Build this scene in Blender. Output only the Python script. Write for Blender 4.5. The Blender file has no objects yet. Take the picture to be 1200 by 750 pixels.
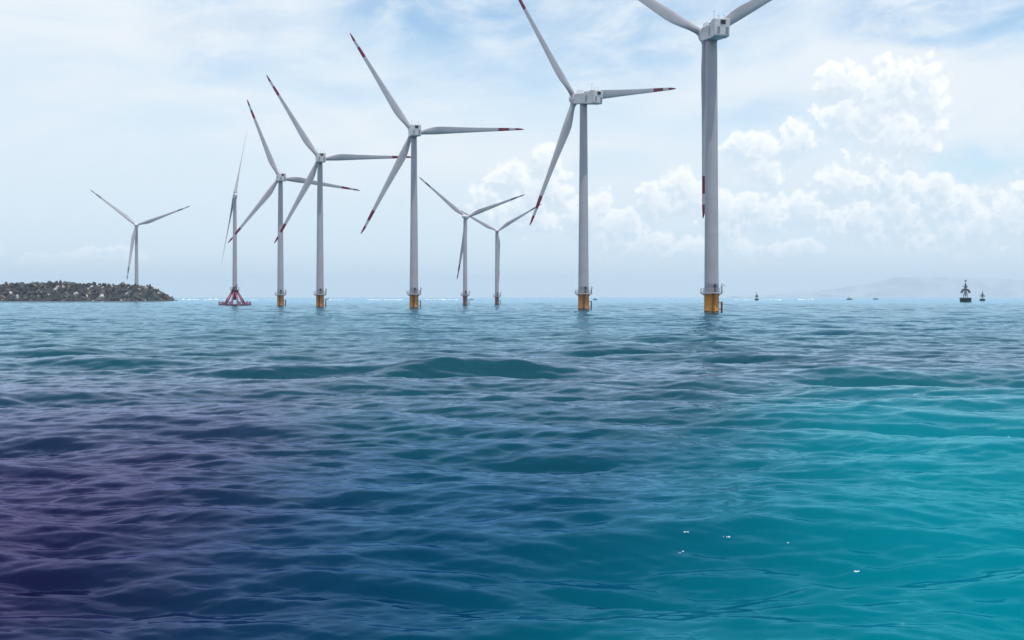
import bpy, bmesh, math, random
import numpy as np
from mathutils import Vector, Matrix, noise as mnoise

C = bpy.context.scene.collection
sc = bpy.context.scene
R = math.radians
PI = math.pi

# ------------------------------------------------------------------ camera
CAM_H = 4.4
HFOV = 50.0
F = 600 / math.tan(R(HFOV / 2))        # focal length in units of a 1200 wide frame
HY = 348.3                             # horizon row of that frame
cam_d = bpy.data.cameras.new('camera')
cam = bpy.data.objects.new('camera', cam_d)
C.objects.link(cam)
cam.location = (0, 0, CAM_H)
cam.rotation_euler = (R(90), 0, 0)
cam_d.sensor_width = 36
cam_d.angle = R(HFOV)
cam_d.shift_y = (HY - 375) / 1200
cam_d.clip_start = 0.1
cam_d.clip_end = 60000
sc.camera = cam

# ------------------------------------------------------------------ exposure
sc.view_settings.view_transform = 'Standard'
sc.view_settings.look = 'None'
sc.view_settings.exposure = 0.2
sc.view_settings.gamma = 1
sc.view_settings.use_curve_mapping = False
sc.cycles.max_bounces = 6
sc.cycles.volume_bounces = 2
sc.cycles.use_denoising = True

SUN_EL, SUN_AZ = 75.0, 150.0            # azimuth measured from +Y towards +X

# ------------------------------------------------------------------ sky (world)
SKY_STRENGTH = 0.1
world = bpy.data.worlds.new('World')
sc.world = world
world.use_nodes = True


class NT:
    """tiny helper that writes node maths as expressions"""
    def __init__(self, tree):
        self.t = tree
        self.n = tree.nodes
        self.l = tree.links

    def put(self, sock, v):
        if isinstance(v, bpy.types.NodeSocket):
            self.l.new(v, sock)
        elif isinstance(v, (tuple, list)):
            if len(sock.default_value) == 4 and len(v) == 3:
                v = (*v, 1)
            sock.default_value = v
        else:
            sock.default_value = v

    def m(self, op, a, b=None, c=None, clamp=False):
        n = self.n.new('ShaderNodeMath')
        n.operation = op
        n.use_clamp = clamp
        self.put(n.inputs[0], a)
        if b is not None: self.put(n.inputs[1], b)
        if c is not None: self.put(n.inputs[2], c)
        return n.outputs[0]

    def vm(self, op, a, b=None, scale=None):
        n = self.n.new('ShaderNodeVectorMath')
        n.operation = op
        self.put(n.inputs[0], a)
        if b is not None: self.put(n.inputs[1], b)
        if scale is not None: self.put(n.inputs['Scale'], scale)
        return n.outputs[1] if op in ('DOT_PRODUCT', 'LENGTH', 'DISTANCE') else n.outputs[0]

    def xyz(self, x, y, z):
        n = self.n.new('ShaderNodeCombineXYZ')
        self.put(n.inputs[0], x); self.put(n.inputs[1], y); self.put(n.inputs[2], z)
        return n.outputs[0]

    def sep(self, v):
        n = self.n.new('ShaderNodeSeparateXYZ')
        self.put(n.inputs[0], v)
        return n.outputs

    def step(self, v, a, b, lo=0.0, hi=1.0):
        n = self.n.new('ShaderNodeMapRange')
        n.interpolation_type = 'SMOOTHSTEP'
        self.put(n.inputs['Value'], v)
        n.inputs['From Min'].default_value = a
        n.inputs['From Max'].default_value = b
        n.inputs['To Min'].default_value = lo
        n.inputs['To Max'].default_value = hi
        return n.outputs[0]

    def mix(self, f, a, b):
        n = self.n.new('ShaderNodeMix')
        n.data_type = 'RGBA'
        self.put(n.inputs[0], f)
        self.put(n.inputs[6], a)
        self.put(n.inputs[7], b)
        return n.outputs[2]

    def noise(self, v, scale, detail=4, rough=0.5, dist=0.0, dims='3D'):
        n = self.n.new('ShaderNodeTexNoise')
        n.noise_dimensions = dims
        self.put(n.inputs['Vector'], v)
        n.inputs['Scale'].default_value = scale
        n.inputs['Detail'].default_value = detail
        n.inputs['Roughness'].default_value = rough
        n.inputs['Distortion'].default_value = dist
        return n.outputs['Fac'], n.outputs['Color']

    def voro(self, v, scale, smooth=0.6, detail=0):
        n = self.n.new('ShaderNodeTexVoronoi')
        n.voronoi_dimensions = '2D'
        n.feature = 'SMOOTH_F1'
        self.put(n.inputs['Vector'], v)
        n.inputs['Scale'].default_value = scale
        n.inputs['Smoothness'].default_value = smooth
        n.inputs['Detail'].default_value = detail
        n.inputs['Roughness'].default_value = 0.55
        return n.outputs['Distance']


def azel(px, py):
    az = math.atan((px - 600) / F)
    return az, math.atan((HY - py) / F * math.cos(az))


# cumulus heaps: where they stand in the sky (az, el) and how large
HEAPS = [
    # tall heap
    (978, 98, 26, 22), (1006, 98, 30, 26), (1040, 100, 38, 30), (1076, 86, 26, 22), (1086, 116, 24, 34),
    (1030, 132, 66, 34), (1078, 150, 30, 28), (998, 140, 46, 36), (1040, 165, 60, 30),
    # middle heap
    (868, 178, 24, 20), (898, 176, 30, 20), (932, 166, 22, 22), (890, 198, 36, 20), (1005, 155, 12, 6),
    # long low bank
    (600, 212, 30, 26), (634, 222, 38, 34), (640, 192, 20, 22), (572, 232, 26, 18), (612, 250, 50, 26),
    (768, 238, 26, 26), (800, 226, 36, 26), (724, 262, 46, 26), (690, 256, 40, 32), (850, 256, 38, 32),
    (896, 246, 36, 26), (944, 248, 32, 22), (985, 222, 28, 26), (1046, 222, 34, 26), (1096, 226, 28, 24),
    (1040, 256, 76, 38), (1112, 256, 36, 38), (1150, 262, 30, 24), (1192, 250, 34, 30), (1134, 282, 54, 22),
    (936, 292, 34, 13), (838, 292, 52, 20), (746, 290, 54, 18), (1240, 240, 50, 44), (1330, 262, 70, 30),
    (120, 300, 50, 9), (60, 304, 40, 7), (-120, 290, 90, 20),
]


def cloud_group():
    g = bpy.data.node_groups.new('cumulus_density', 'ShaderNodeTree')
    g.interface.new_socket('P', in_out='INPUT', socket_type='NodeSocketVector')
    g.interface.new_socket('D', in_out='OUTPUT', socket_type='NodeSocketFloat')
    T = NT(g)
    gi = g.nodes.new('NodeGroupInput'); go = g.nodes.new('NodeGroupOutput')
    P = gi.outputs[0]
    # cauliflower edge
    nf, nc = T.noise(P, 26, 3, 0.5)
    warp = T.vm('SCALE', T.vm('SUBTRACT', nc, (0.5, 0.5, 0.5)), scale=0.013)
    nf2, nc2 = T.noise(P, 95, 3, 0.55)
    warp2 = T.vm('SCALE', T.vm('SUBTRACT', nc2, (0.5, 0.5, 0.5)), scale=0.007)
    Q = T.vm('ADD', P, T.vm('ADD', warp, warp2))
    acc = None
    for (px, py, rx, ry) in HEAPS:
        a, e = azel(px, py)
        s = T.vm('SUBTRACT', Q, (a, e, 0))
        s = T.vm('MULTIPLY', s, (F / rx, F / ry, 0))
        d = T.vm('DOT_PRODUCT', s, s)
        v = T.m('SUBTRACT', 1.15, d)
        acc = v if acc is None else T.m('SMOOTH_MAX', acc, v, 0.35)
    acc = T.m('MAXIMUM', acc, -3.0)
    b1 = T.m('SUBTRACT', 0.45, T.voro(Q, 46, 0.5))
    b2 = T.m('SUBTRACT', 0.45, T.voro(Q, 120, 0.5))
    b3 = T.m('SUBTRACT', 0.45, T.voro(Q, 300, 0.4))
    nn, _ = T.noise(Q, 150, 5, 0.6)
    D = T.m('ADD', acc, T.m('MULTIPLY', b1, 1.1))
    D = T.m('ADD', D, T.m('MULTIPLY', b2, 0.75))
    D = T.m('ADD', D, T.m('MULTIPLY', b3, 0.28))
    D = T.m('ADD', D, T.m('MULTIPLY', T.m('SUBTRACT', nn, 0.5), 0.35))
    T.l.new(D, go.inputs[0])
    return g


def build_sky():
    t = world.node_tree
    t.nodes.clear()
    T = NT(t)
    out = t.nodes.new('ShaderNodeOutputWorld')
    bg = t.nodes.new('ShaderNodeBackground')
    bg.inputs['Strength'].default_value = SKY_STRENGTH
    t.links.new(bg.outputs[0], out.inputs['Surface'])
    sky = t.nodes.new('ShaderNodeTexSky')
    sky.sky_type = 'NISHITA'
    sky.sun_disc = False
    sky.sun_elevation = R(SUN_EL)
    sky.sun_rotation = R(SUN_AZ)
    sky.air_density = 1.0
    sky.dust_density = 0.8
    sky.ozone_density = 1.2
    tc = t.nodes.new('ShaderNodeTexCoord')
    x, y, z = T.sep(tc.outputs['Generated'])
    az = T.m('ARCTAN2', x, y)
    el = T.m('ARCTAN2', z, T.m('SQRT', T.m('ADD', T.m('MULTIPLY', x, x), T.m('MULTIPLY', y, y))))
    P = T.xyz(az, el, 0)
    k = 1.0 / SKY_STRENGTH
    def col(r, g, b): return (r * k, g * k, b * k)
    # clear blue between the veils
    blue = T.vm('MULTIPLY', sky.outputs[0], (0.92, 1.12, 1.15))
    blue = T.vm('SCALE', blue, scale=1.3)
    # thin high veil, drawn out in streaks
    sx = T.m('ADD', T.m('MULTIPLY', az, 1.0), T.m('MULTIPLY', el, 0.55))
    sy = T.m('SUBTRACT', T.m('MULTIPLY', el, 2.7), T.m('MULTIPLY', az, 0.45))
    S = T.xyz(sx, sy, 0.0)
    v1, _ = T.noise(T.vm('ADD', S, (3.7, 1.9, 0)), 3.1, 7, 0.55, 0.6)
    v2, _ = T.noise(T.vm('ADD', S, (7.1, 4.2, 0)), 11.0, 6, 0.6, 0.4)
    v = T.m('ADD', T.m('MULTIPLY', v1, 0.75), T.m('MULTIPLY', v2, 0.25))
    veil = T.step(v, 0.30, 0.54)
    # the veil thickens towards the horizon, thins overhead
    low = T.step(el, 0.30, 0.10)
    veil = T.m('ADD', T.m('MULTIPLY', veil, T.m('SUBTRACT', 1.0, low)), low)
    # bluer openings high up
    op = None
    for (px, py, rx, ry, amt) in [(530, 10, 170, 60, 0.75), (735, 25, 150, 90, 0.55), (1120, 5, 150, 60, 0.8),
                                  (830, 5, 120, 50, 0.5), (250, 30, 90, 60, 0.25), (640, 70, 150, 40, 0.35),
                                  (1150, 190, 60, 30, 0.55), (900, 130, 90, 24, 0.35), (720, 200, 60, 30, 0.35)]:
        a, e = azel(px, py)
        s = T.vm('MULTIPLY', T.vm('SUBTRACT', P, (a, e, 0)), (F / rx, F / ry, 0))
        w = T.m('MULTIPLY', T.step(T.vm('DOT_PRODUCT', s, s), 1.3, 0.0), amt)
        op = w if op is None else T.m('MAXIMUM', op, w)
    op = T.m('MULTIPLY', op, T.step(v2, 0.70, 0.35))
    veil = T.m('MULTIPLY', veil, T.m('SUBTRACT', 1.0, op))
    veil = T.m('MULTIPLY', veil, T.step(el, 0.75, 0.27, 0.18, 0.96))
    hz = T.step(el, 0.0, 0.16)
    veilc = T.mix(hz, col(0.685, 0.79, 0.87), col(0.69, 0.785, 0.865))
    veilc = T.mix(T.m('MULTIPLY', T.step(v1, 0.40, 0.66), T.step(el, 0.03, 0.16)), veilc, col(0.80, 0.835, 0.865))
    base = T.mix(veil, blue, veilc)
    # cumulus
    g = cloud_group()
    def dens(vec):
        n = t.nodes.new('ShaderNodeGroup'); n.node_tree = g
        T.put(n.inputs[0], vec)
        return n.outputs[0]
    D0 = dens(P)
    D1 = dens(T.vm('ADD', P, (0.0025, 0.0075, 0)))
    lit = T.m('SUBTRACT', D0, D1)
    lit = T.step(lit, -0.6, 0.5)
    edge = T.step(D0, 2.2, 0.1)
    lit = T.m('MULTIPLY', lit, T.m('ADD', 0.30, T.m('MULTIPLY', edge, 0.70)))
    alpha = T.step(D0, -0.15, 0.8)
    cl = T.mix(lit, col(0.58, 0.69, 0.79), col(1.03, 1.02, 1.01))
    alpha = T.m('MULTIPLY', alpha, T.m('ADD', 0.45, T.m('MULTIPLY', lit, 0.53)))
    alpha = T.m('MULTIPLY', alpha, T.step(el, 0.012, 0.06))
    skyc = T.mix(alpha, base, cl)
    T.l.new(skyc, bg.inputs['Color'])


build_sky()

sun_d = bpy.data.lights.new('sun', 'SUN')
sun_d.energy = 3.0
sun_d.angle = R(0.5)
sun_d.color = (1.0, 0.97, 0.92)
sun = bpy.data.objects.new('sun', sun_d)
C.objects.link(sun)
_sd = Vector((math.sin(R(SUN_AZ)) * math.cos(R(SUN_EL)), math.cos(R(SUN_AZ)) * math.cos(R(SUN_EL)), math.sin(R(SUN_EL))))
sun.rotation_euler = _sd.to_track_quat('Z', 'Y').to_euler()

# ------------------------------------------------------------------ helpers
def obj(name, bm, mats, parent=None, smooth=False):
    me = bpy.data.meshes.new(name)
    bm.to_mesh(me)
    bm.free()
    for m in (mats if isinstance(mats, (list, tuple)) else [mats]):
        me.materials.append(m)
    if smooth:
        me.polygons.foreach_set('use_smooth', [True] * len(me.polygons))
    o = bpy.data.objects.new(name, me)
    C.objects.link(o)
    if parent: o.parent = parent
    return o


def link_mesh(name, me, parent=None):
    o = bpy.data.objects.new(name, me)
    C.objects.link(o)
    if parent: o.parent = parent
    return o


def tag(o, label=None, cat=None, group=None, kind=None):
    if label: o['label'] = label
    if cat: o['category'] = cat
    if group: o['group'] = group
    if kind: o['kind'] = kind
    return o


def thing(name, label, cat, loc, group=None):
    o = bpy.data.objects.new(name, None)
    C.objects.link(o)
    o.location = loc
    o.empty_display_size = 1
    return tag(o, label, cat, group)


def frame_of(d):
    d = d.normalized()
    u = d.orthogonal().normalized()
    return u, d.cross(u)


def tube(bm, a, b, ra, rb=None, n=10, mat=0, caps=True):
    a, b = Vector(a), Vector(b)
    rb = ra if rb is None else rb
    u, w = frame_of(b - a)
    r0 = [bm.verts.new(a + (u * math.cos(t) + w * math.sin(t)) * ra) for t in [2 * PI * i / n for i in range(n)]]
    r1 = [bm.verts.new(b + (u * math.cos(t) + w * math.sin(t)) * rb) for t in [2 * PI * i / n for i in range(n)]]
    for i in range(n):
        f = bm.faces.new((r0[i], r0[(i + 1) % n], r1[(i + 1) % n], r1[i])); f.material_index = mat; f.smooth = True
    if caps:
        f = bm.faces.new(r0[::-1]); f.material_index = mat
        f = bm.faces.new(r1); f.material_index = mat


def lathe(bm, prof, n=40, mat=0, caps=True):
    """prof: list of (radius, z[, material])"""
    rings = []
    for p in prof:
        rings.append([bm.verts.new((p[0] * math.cos(2 * PI * i / n), p[0] * math.sin(2 * PI * i / n), p[1])) for i in range(n)])
    for k in range(len(rings) - 1):
        mi = prof[k][2] if len(prof[k]) > 2 else mat
        for i in range(n):
            f = bm.faces.new((rings[k][i], rings[k][(i + 1) % n], rings[k + 1][(i + 1) % n], rings[k + 1][i]))
            f.material_index = mi; f.smooth = True
    if caps:
        bm.faces.new(rings[0][::-1]).material_index = mat
        bm.faces.new(rings[-1]).material_index = mat


def ring(bm, r, z, t, n=40, mat=0):
    pts = [Vector((r * math.cos(2 * PI * i / n), r * math.sin(2 * PI * i / n), z)) for i in range(n)]
    for i in range(n):
        tube(bm, pts[i], pts[(i + 1) % n], t, n=5, mat=mat, caps=False)


def box(bm, c, s, mat=0, bevel=0.0):
    r = bmesh.ops.create_cube(bm, size=1)
    vs = r['verts']
    bmesh.ops.scale(bm, vec=s, verts=vs)
    bmesh.ops.translate(bm, vec=c, verts=vs)
    fs = {f for v in vs for f in v.link_faces}
    for f in fs: f.material_index = mat
    if bevel:
        es = list({e for f in fs for e in f.edges})
        rb = bmesh.ops.bevel(bm, geom=es, offset=bevel, segments=3, affect='EDGES', profile=0.5)
        for f in rb['faces']: f.material_index = mat


def mat(name, base, rough=0.5, var=0.12, scale=0.6, streak=0.0, bump=0.0, metallic=0.0, second=None, amount=0.5):
    """painted or natural surface: the base colour broken up by stains, streaks running down, and a fine bump"""
    m = bpy.data.materials.new(name)
    m.use_nodes = True
    t = m.node_tree
    T = NT(t)
    b = t.nodes['Principled BSDF']
    b.inputs['Roughness'].default_value = rough
    b.inputs['Metallic'].default_value = metallic
    tc = t.nodes.new('ShaderNodeTexCoord')
    P = tc.outputs['Object']
    n1, _ = T.noise(P, scale, 6, 0.6)
    dark = tuple(c * (1 - 2 * var) for c in base)
    lite = tuple(min(1, c * (1 + var)) for c in base)
    c = T.mix(T.step(n1, 0.3, 0.7), dark, lite)
    if streak:
        q = T.vm('MULTIPLY', P, (2.2, 2.2, 0.05))
        n2, _ = T.noise(q, 1.3, 5, 0.6)
        c = T.mix(T.m('MULTIPLY', T.step(n2, 0.5, 0.75), streak), c, second or tuple(x * 0.55 for x in base))
    elif second:
        n2, _ = T.noise(T.vm('ADD', P, (9.1, 3.3, 1.7)), scale * 1.7, 5, 0.65)
        c = T.mix(T.step(n2, 0.62 - 0.25 * amount, 0.70 - 0.2 * amount), c, second)
    T.l.new(c, b.inputs['Base Color'])
    if bump:
        n3, _ = T.noise(P, scale * 6, 5, 0.6)
        bp = t.nodes.new('ShaderNodeBump')
        bp.inputs['Strength'].default_value = bump
        bp.inputs['Distance'].default_value = 0.3
        T.l.new(n3, bp.inputs['Height'])
        T.l.new(bp.outputs[0], b.inputs['Normal'])
    return m


M = {}
M['tower'] = mat('tower_paint', (0.39, 0.355, 0.37), 0.45, 0.05, 0.10, 0.25)
M['blade'] = mat('blade_paint', (0.45, 0.415, 0.43), 0.40, 0.05, 0.12)
M['nacelle'] = mat('nacelle_paint', (0.70, 0.62, 0.59), 0.45, 0.05, 0.5, 0.25)
M['red'] = mat('red_band_paint', (0.19, 0.010, 0.045), 0.45, 0.1, 0.4)
M['tipgrey'] = mat('dark_tip_paint', (0.12, 0.12, 0.14), 0.45, 0.1, 0.4)
M['yellow'] = mat('yellow_pile_paint', (0.80, 0.31, 0.05), 0.55, 0.12, 0.9, 0.75, second=(0.36, 0.13, 0.03))
M['orange'] = mat('orange_pile_paint', (0.70, 0.27, 0.08), 0.55, 0.12, 0.9, 0.75, second=(0.32, 0.10, 0.04))
M['mauve'] = mat('faded_pile_paint', (0.42, 0.22, 0.20), 0.6, 0.12, 0.9, 0.6, second=(0.16, 0.08, 0.08))
M['magenta'] = mat('magenta_frame_paint', (0.26, 0.075, 0.13), 0.55, 0.14, 0.6)
M['magenta_dark'] = mat('weathered_frame_paint', (0.12, 0.045, 0.09), 0.6, 0.14, 0.6)
M['weed'] = mat('waterline_growth', (0.035, 0.03, 0.025), 0.7, 0.2, 1.5, bump=0.4)
M['steel'] = mat('galvanised_steel', (0.36, 0.36, 0.38), 0.5, 0.1, 1.0)
M['rust'] = mat('rusty_steel', (0.11, 0.045, 0.025), 0.75, 0.2, 1.0)
M['louvre'] = mat('dark_louvre', (0.035, 0.035, 0.04), 0.5, 0.1, 2.0)
M['panel'] = mat('grey_vent_panel', (0.33, 0.33, 0.35), 0.5, 0.08, 1.0)
M['black'] = mat('black_buoy_paint', (0.004, 0.009, 0.016), 0.6, 0.2, 0.5)
M['rock_dark'] = mat('dark_basalt', (0.034, 0.031, 0.033), 0.85, 0.25, 0.35, bump=0.5, second=(0.02, 0.02, 0.022))
M['rock_mid'] = mat('grey_basalt', (0.078, 0.071, 0.071), 0.85, 0.25, 0.35, bump=0.5, second=(0.045, 0.045, 0.05))
M['rock_tan'] = mat('tan_rock', (0.19, 0.135, 0.095), 0.85, 0.2, 0.35, bump=0.5, second=(0.10, 0.08, 0.07))
M['rock_pale'] = mat('pale_rock', (0.50, 0.46, 0.42), 0.85, 0.15, 0.35, bump=0.5, second=(0.25, 0.22, 0.20))
M['leaf'] = mat('shrub_leaf', (0.045, 0.075, 0.04), 0.6, 0.3, 0.5)
M['hill'] = mat('haze_pale_hill', (0.38, 0.41, 0.42), 0.9, 0.2, 0.002)  # hills painted pale to stand in for thicker haze
M['foam'] = mat('sea_foam', (0.74, 0.77, 0.78), 0.8, 0.06, 3.0)

# ------------------------------------------------------------------ water
rng = np.random.default_rng(11)


def fft_field(n, size, lam_peak, lam_min, slope, head, spread, seed, chop, lam_max=1e9):
    """a periodic patch of sea: heights and sideways shifts (n x n)"""
    r = np.random.default_rng(seed)
    k1 = np.fft.fftfreq(n, size / n) * 2 * PI
    kx, ky = np.meshgrid(k1, k1, indexing='ij')
    k = np.hypot(kx, ky); k[0, 0] = 1
    kp = 2 * PI / lam_peak
    S = np.exp(-1.25 * (kp / k) ** 2) / k ** 4
    S *= np.exp(-(k * lam_min / (2 * PI)) ** 2)
    S *= (k > 2 * PI / lam_max)
    ca = (kx * math.cos(head) + ky * math.sin(head)) / k
    S *= np.abs(ca) ** spread + 0.02
    S[0, 0] = 0
    h = np.sqrt(S) * (r.normal(size=k.shape) + 1j * r.normal(size=k.shape))
    Z = np.fft.ifft2(h).real
    sx = np.fft.ifft2(1j * kx * h).real
    sy = np.fft.ifft2(1j * ky * h).real
    a = slope / math.sqrt((sx ** 2 + sy ** 2).mean())
    dx = np.fft.ifft2(1j * kx / k * h).real
    dy = np.fft.ifft2(1j * ky / k * h).real
    return Z * a, dx * a * chop, dy * a * chop, size


HEAD = R(-97)
LAYERS = [
    (fft_field(512, 340.0, 13.0, 3.4, 0.118, R(-100), 6, 3, 0.7), 4.0),
    (fft_field(512, 83.0, 2.2, 0.8, 0.140, R(-95), 7, 5, 0.3, 4.4), 1.0),
    (fft_field(512, 21.0, 0.8, 0.20, 0.105, R(-88), 7, 8, 0.2, 1.3), 0.32),
]


def lookup(field, X, Y):
    """smooth (Catmull-Rom) reading of a periodic patch"""
    Z, DX, DY, size = field
    n = Z.shape[0]
    u = (X / size * n) % n; v = (Y / size * n) % n
    i = np.floor(u).astype(np.int32); j = np.floor(v).astype(np.int32)
    def wts(f):
        return (((-0.5 * f + 1.0) * f - 0.5) * f, (1.5 * f - 2.5) * f * f + 1.0, ((-1.5 * f + 2.0) * f + 0.5) * f, (0.5 * f - 0.5) * f * f)
    wu = wts((u - i).astype(np.float32)); wv = wts((v - j).astype(np.float32))
    pack = np.stack([Z, DX, DY], -1).astype(np.float32).reshape(-1, 3)
    r = np.zeros(X.shape + (3,), np.float32)
    for a in range(4):
        ia = ((i + a - 1) % n) * n
        for b in range(4):
            r += pack[ia + (j + b - 1) % n] * (wu[a] * wv[b])[..., None]
    return r[..., 0], r[..., 1], r[..., 2]


# single waves that stand out: x, y, half crest length, half width, height, skew
PACKETS = [(-2.8, 62.5, 4.4, 3.0, 0.90, 0.10), (-6.4, 60.5, 3.8, 2.6, 0.75, 0.20), (-13.5, 61.0, 4.2, 2.4, 0.50, 0.05), (-17.5, 64.0, 4.0, 2.4, 0.40, 0.1), (1.6, 63.0, 3.6, 2.4, 0.55, -0.18), (-10.0, 62.5, 3.6, 2.2, 0.40, 0.12), (-3.8, 58.6, 3.0, 1.6, 0.32, 0.0),
           (12.0, 90.0, 6.0, 3.2, 0.70, -0.06), (6.5, 86.5, 4.5, 2.6, 0.45, 0.10), (16.5, 92.0, 4.5, 2.6, 0.4, -0.1), (-31.0, 84.0, 7.0, 3.0, 0.5, 0.06), (-25.0, 72.0, 5.0, 2.4, 0.35, 0.0),
           (3.4, 34.0, 2.6, 1.3, 0.18, -0.10), (-7.5, 28.0, 2.4, 1.2, 0.15, 0.05), (24.0, 72.0, 5.0, 2.4, 0.36, 0.0), (1.2, 23.0, 1.8, 0.9, 0.12, -0.1)]


def sea_at(X, Y, spacing):
    """displaced position of the sea surface whose rest position is X, Y"""
    Zt = np.zeros_like(X); Dx = np.zeros_like(X); Dy = np.zeros_like(X)
    for fld, lam in LAYERS:
        w = np.clip(1.6 - spacing / lam, 0, 1)
        z, dx, dy = lookup(fld, X, Y)
        Zt += z * w; Dx -= dx * w; Dy -= dy * w
    for (px, py, a, b, h, sk) in PACKETS:
        u = X - px
        v = (Y - py) - sk * u - 0.012 * u * u
        e = np.exp(-(u / a) ** 2)
        # steeper on the side that faces the shore
        q = np.where(v < 0, v / (b * 0.62), v / (b * 1.5))
        Zt += h * e * (np.exp(-q * q) - 0.22 * np.exp(-(q * 0.45) ** 2))
    return X + Dx, Y + Dy, Zt


def build_sea():
    fine = np.linspace(R(-31), R(31), 1080)
    rest = np.linspace(R(31), R(329), 190)[1:-1]
    ang = np.concatenate([fine, rest])
    rows = [0.6]
    while rows[-1] < 28500:
        d = rows[-1]
        k = 0.05 if d < 9 else (0.0034 if d < 260 else (0.005 if d < 900 else 0.03))
        rows.append(d * (1 + k))
    rows = np.array(rows)
    A, D = np.meshgrid(ang, rows)
    X = D * np.sin(A); Y = D * np.cos(A)
    step_r = np.gradient(rows)[:, None] * np.ones_like(A)
    dang = np.where(np.abs(A) <= R(31.01), R(62) / 1080, R(298) / 190)
    sp = np.maximum(step_r, D * dang) * 0.9
    sp = np.where(D > 60, np.minimum(sp, 6.0), sp)
    x, y, z = sea_at(X, Y, sp)
    z = z * np.clip((30000 - D) / 8000, 0, 1)
    nr, nc = X.shape
    co = np.stack([x, y, z], -1).reshape(-1, 3)
    co = np.vstack([co, [[0, 0, 0]]])
    i, j = np.meshgrid(np.arange(nr - 1), np.arange(nc), indexing='ij')
    j2 = (j + 1) % nc
    q = np.stack([i * nc + j, i * nc + j2, (i + 1) * nc + j2, (i + 1) * nc + j], -1).reshape(-1, 4)
    jj = np.arange(nc)
    tri = np.stack([(jj + 1) % nc, jj, np.full(nc, nr * nc)], -1)
    loops = np.concatenate([q.ravel(), tri.ravel()]).astype(np.int32)
    starts = np.concatenate([np.arange(len(q)) * 4, len(q) * 4 + np.arange(len(tri)) * 3]).astype(np.int32)
    me = bpy.data.meshes.new('sea')
    me.vertices.add(len(co)); me.vertices.foreach_set('co', co.astype(np.float32).ravel())
    me.loops.add(len(loops)); me.loops.foreach_set('vertex_index', loops)
    me.polygons.add(len(starts)); me.polygons.foreach_set('loop_start', starts)
    me.update(calc_edges=True)
    me.polygons.foreach_set('use_smooth', np.ones(len(starts), bool))
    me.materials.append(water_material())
    o = link_mesh('sea', me)
    o['kind'] = 'structure'
    return o


def water_material():
    m = bpy.data.materials.new('sea_water')
    m.use_nodes = True
    t = m.node_tree
    T = NT(t)
    t.nodes.clear()
    out = t.nodes.new('ShaderNodeOutputMaterial')
    geo = t.nodes.new('ShaderNodeNewGeometry')
    P = geo.outputs['Position']
    x, y, z = T.sep(P)
    nw, _ = T.noise(P, 0.10, 4, 0.55)
    nw = T.m('SUBTRACT', nw, 0.5)
    # colour cast painted into the water by position: turquoise right, violet left
    xs = T.m('ADD', x, T.m('MULTIPLY', nw, 4.0))
    teal_cast = T.m('MULTIPLY', T.step(T.m('SUBTRACT', xs, T.m('MULTIPLY', y, 0.27)), -6.5, 3.6), T.step(y, 75, 30))
    violet_cast = T.m('MULTIPLY', T.step(T.m('ADD', xs, T.m('MULTIPLY', y, 0.12)), 1.8, -6.5), T.step(y, 72, 18))
    c = T.mix(T.step(y, 16, 42), (0.0001, 0.030, 0.060), (0.0001, 0.043, 0.053))
    c = T.mix(T.step(y, 70, 200), c, (0.0003, 0.058, 0.092))
    c = T.mix(teal_cast, c, (0.0, 0.145, 0.178))
    c = T.mix(violet_cast, c, (0.005, 0.006, 0.028))
    # painted tint on the reflections: the same cast, darkened close to the camera
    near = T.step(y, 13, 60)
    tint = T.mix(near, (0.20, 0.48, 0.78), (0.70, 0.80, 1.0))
    tint = T.mix(teal_cast, tint, T.mix(near, (0.10, 0.62, 0.75), (0.50, 0.90, 0.98)))
    tint = T.mix(violet_cast, tint, T.mix(near, (0.35, 0.30, 0.56), (0.80, 0.74, 0.97)))
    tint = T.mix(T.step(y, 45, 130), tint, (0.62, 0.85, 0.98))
    # small ripples the mesh does not carry
    q = T.vm('MULTIPLY', P, (0.45, 1.0, 1.0))
    r1, _ = T.noise(q, 1.1, 4, 0.6)
    r2, _ = T.noise(q, 5.5, 3, 0.5)
    h = T.m('ADD', T.m('MULTIPLY', r1, 0.028), T.m('MULTIPLY', r2, 0.009))
    bp = t.nodes.new('ShaderNodeBump')
    bp.inputs['Strength'].default_value = 0.55
    bp.inputs['Distance'].default_value = 1.0
    T.l.new(h, bp.inputs['Height'])
    fr = t.nodes.new('ShaderNodeFresnel')
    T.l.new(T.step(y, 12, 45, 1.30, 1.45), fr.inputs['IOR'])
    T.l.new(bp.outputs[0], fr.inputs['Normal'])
    df = t.nodes.new('ShaderNodeBsdfDiffuse')
    T.l.new(c, df.inputs['Color']); T.l.new(bp.outputs[0], df.inputs['Normal'])
    gl = t.nodes.new('ShaderNodeBsdfGlossy')
    gl.inputs['Roughness'].default_value = 0.12
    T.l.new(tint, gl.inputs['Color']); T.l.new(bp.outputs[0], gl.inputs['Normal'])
    mx = t.nodes.new('ShaderNodeMixShader')
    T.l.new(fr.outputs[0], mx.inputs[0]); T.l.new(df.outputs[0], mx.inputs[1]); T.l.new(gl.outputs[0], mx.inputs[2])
    T.l.new(mx.outputs[0], out.inputs['Surface'])
    return m


build_sea()


def at(px, d, z=0.0):
    return Vector(((px - 600) / F * d, d, z))


def ground(py, px=600):
    d = CAM_H * F / (py - HY)
    return at(px, d)


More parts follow.
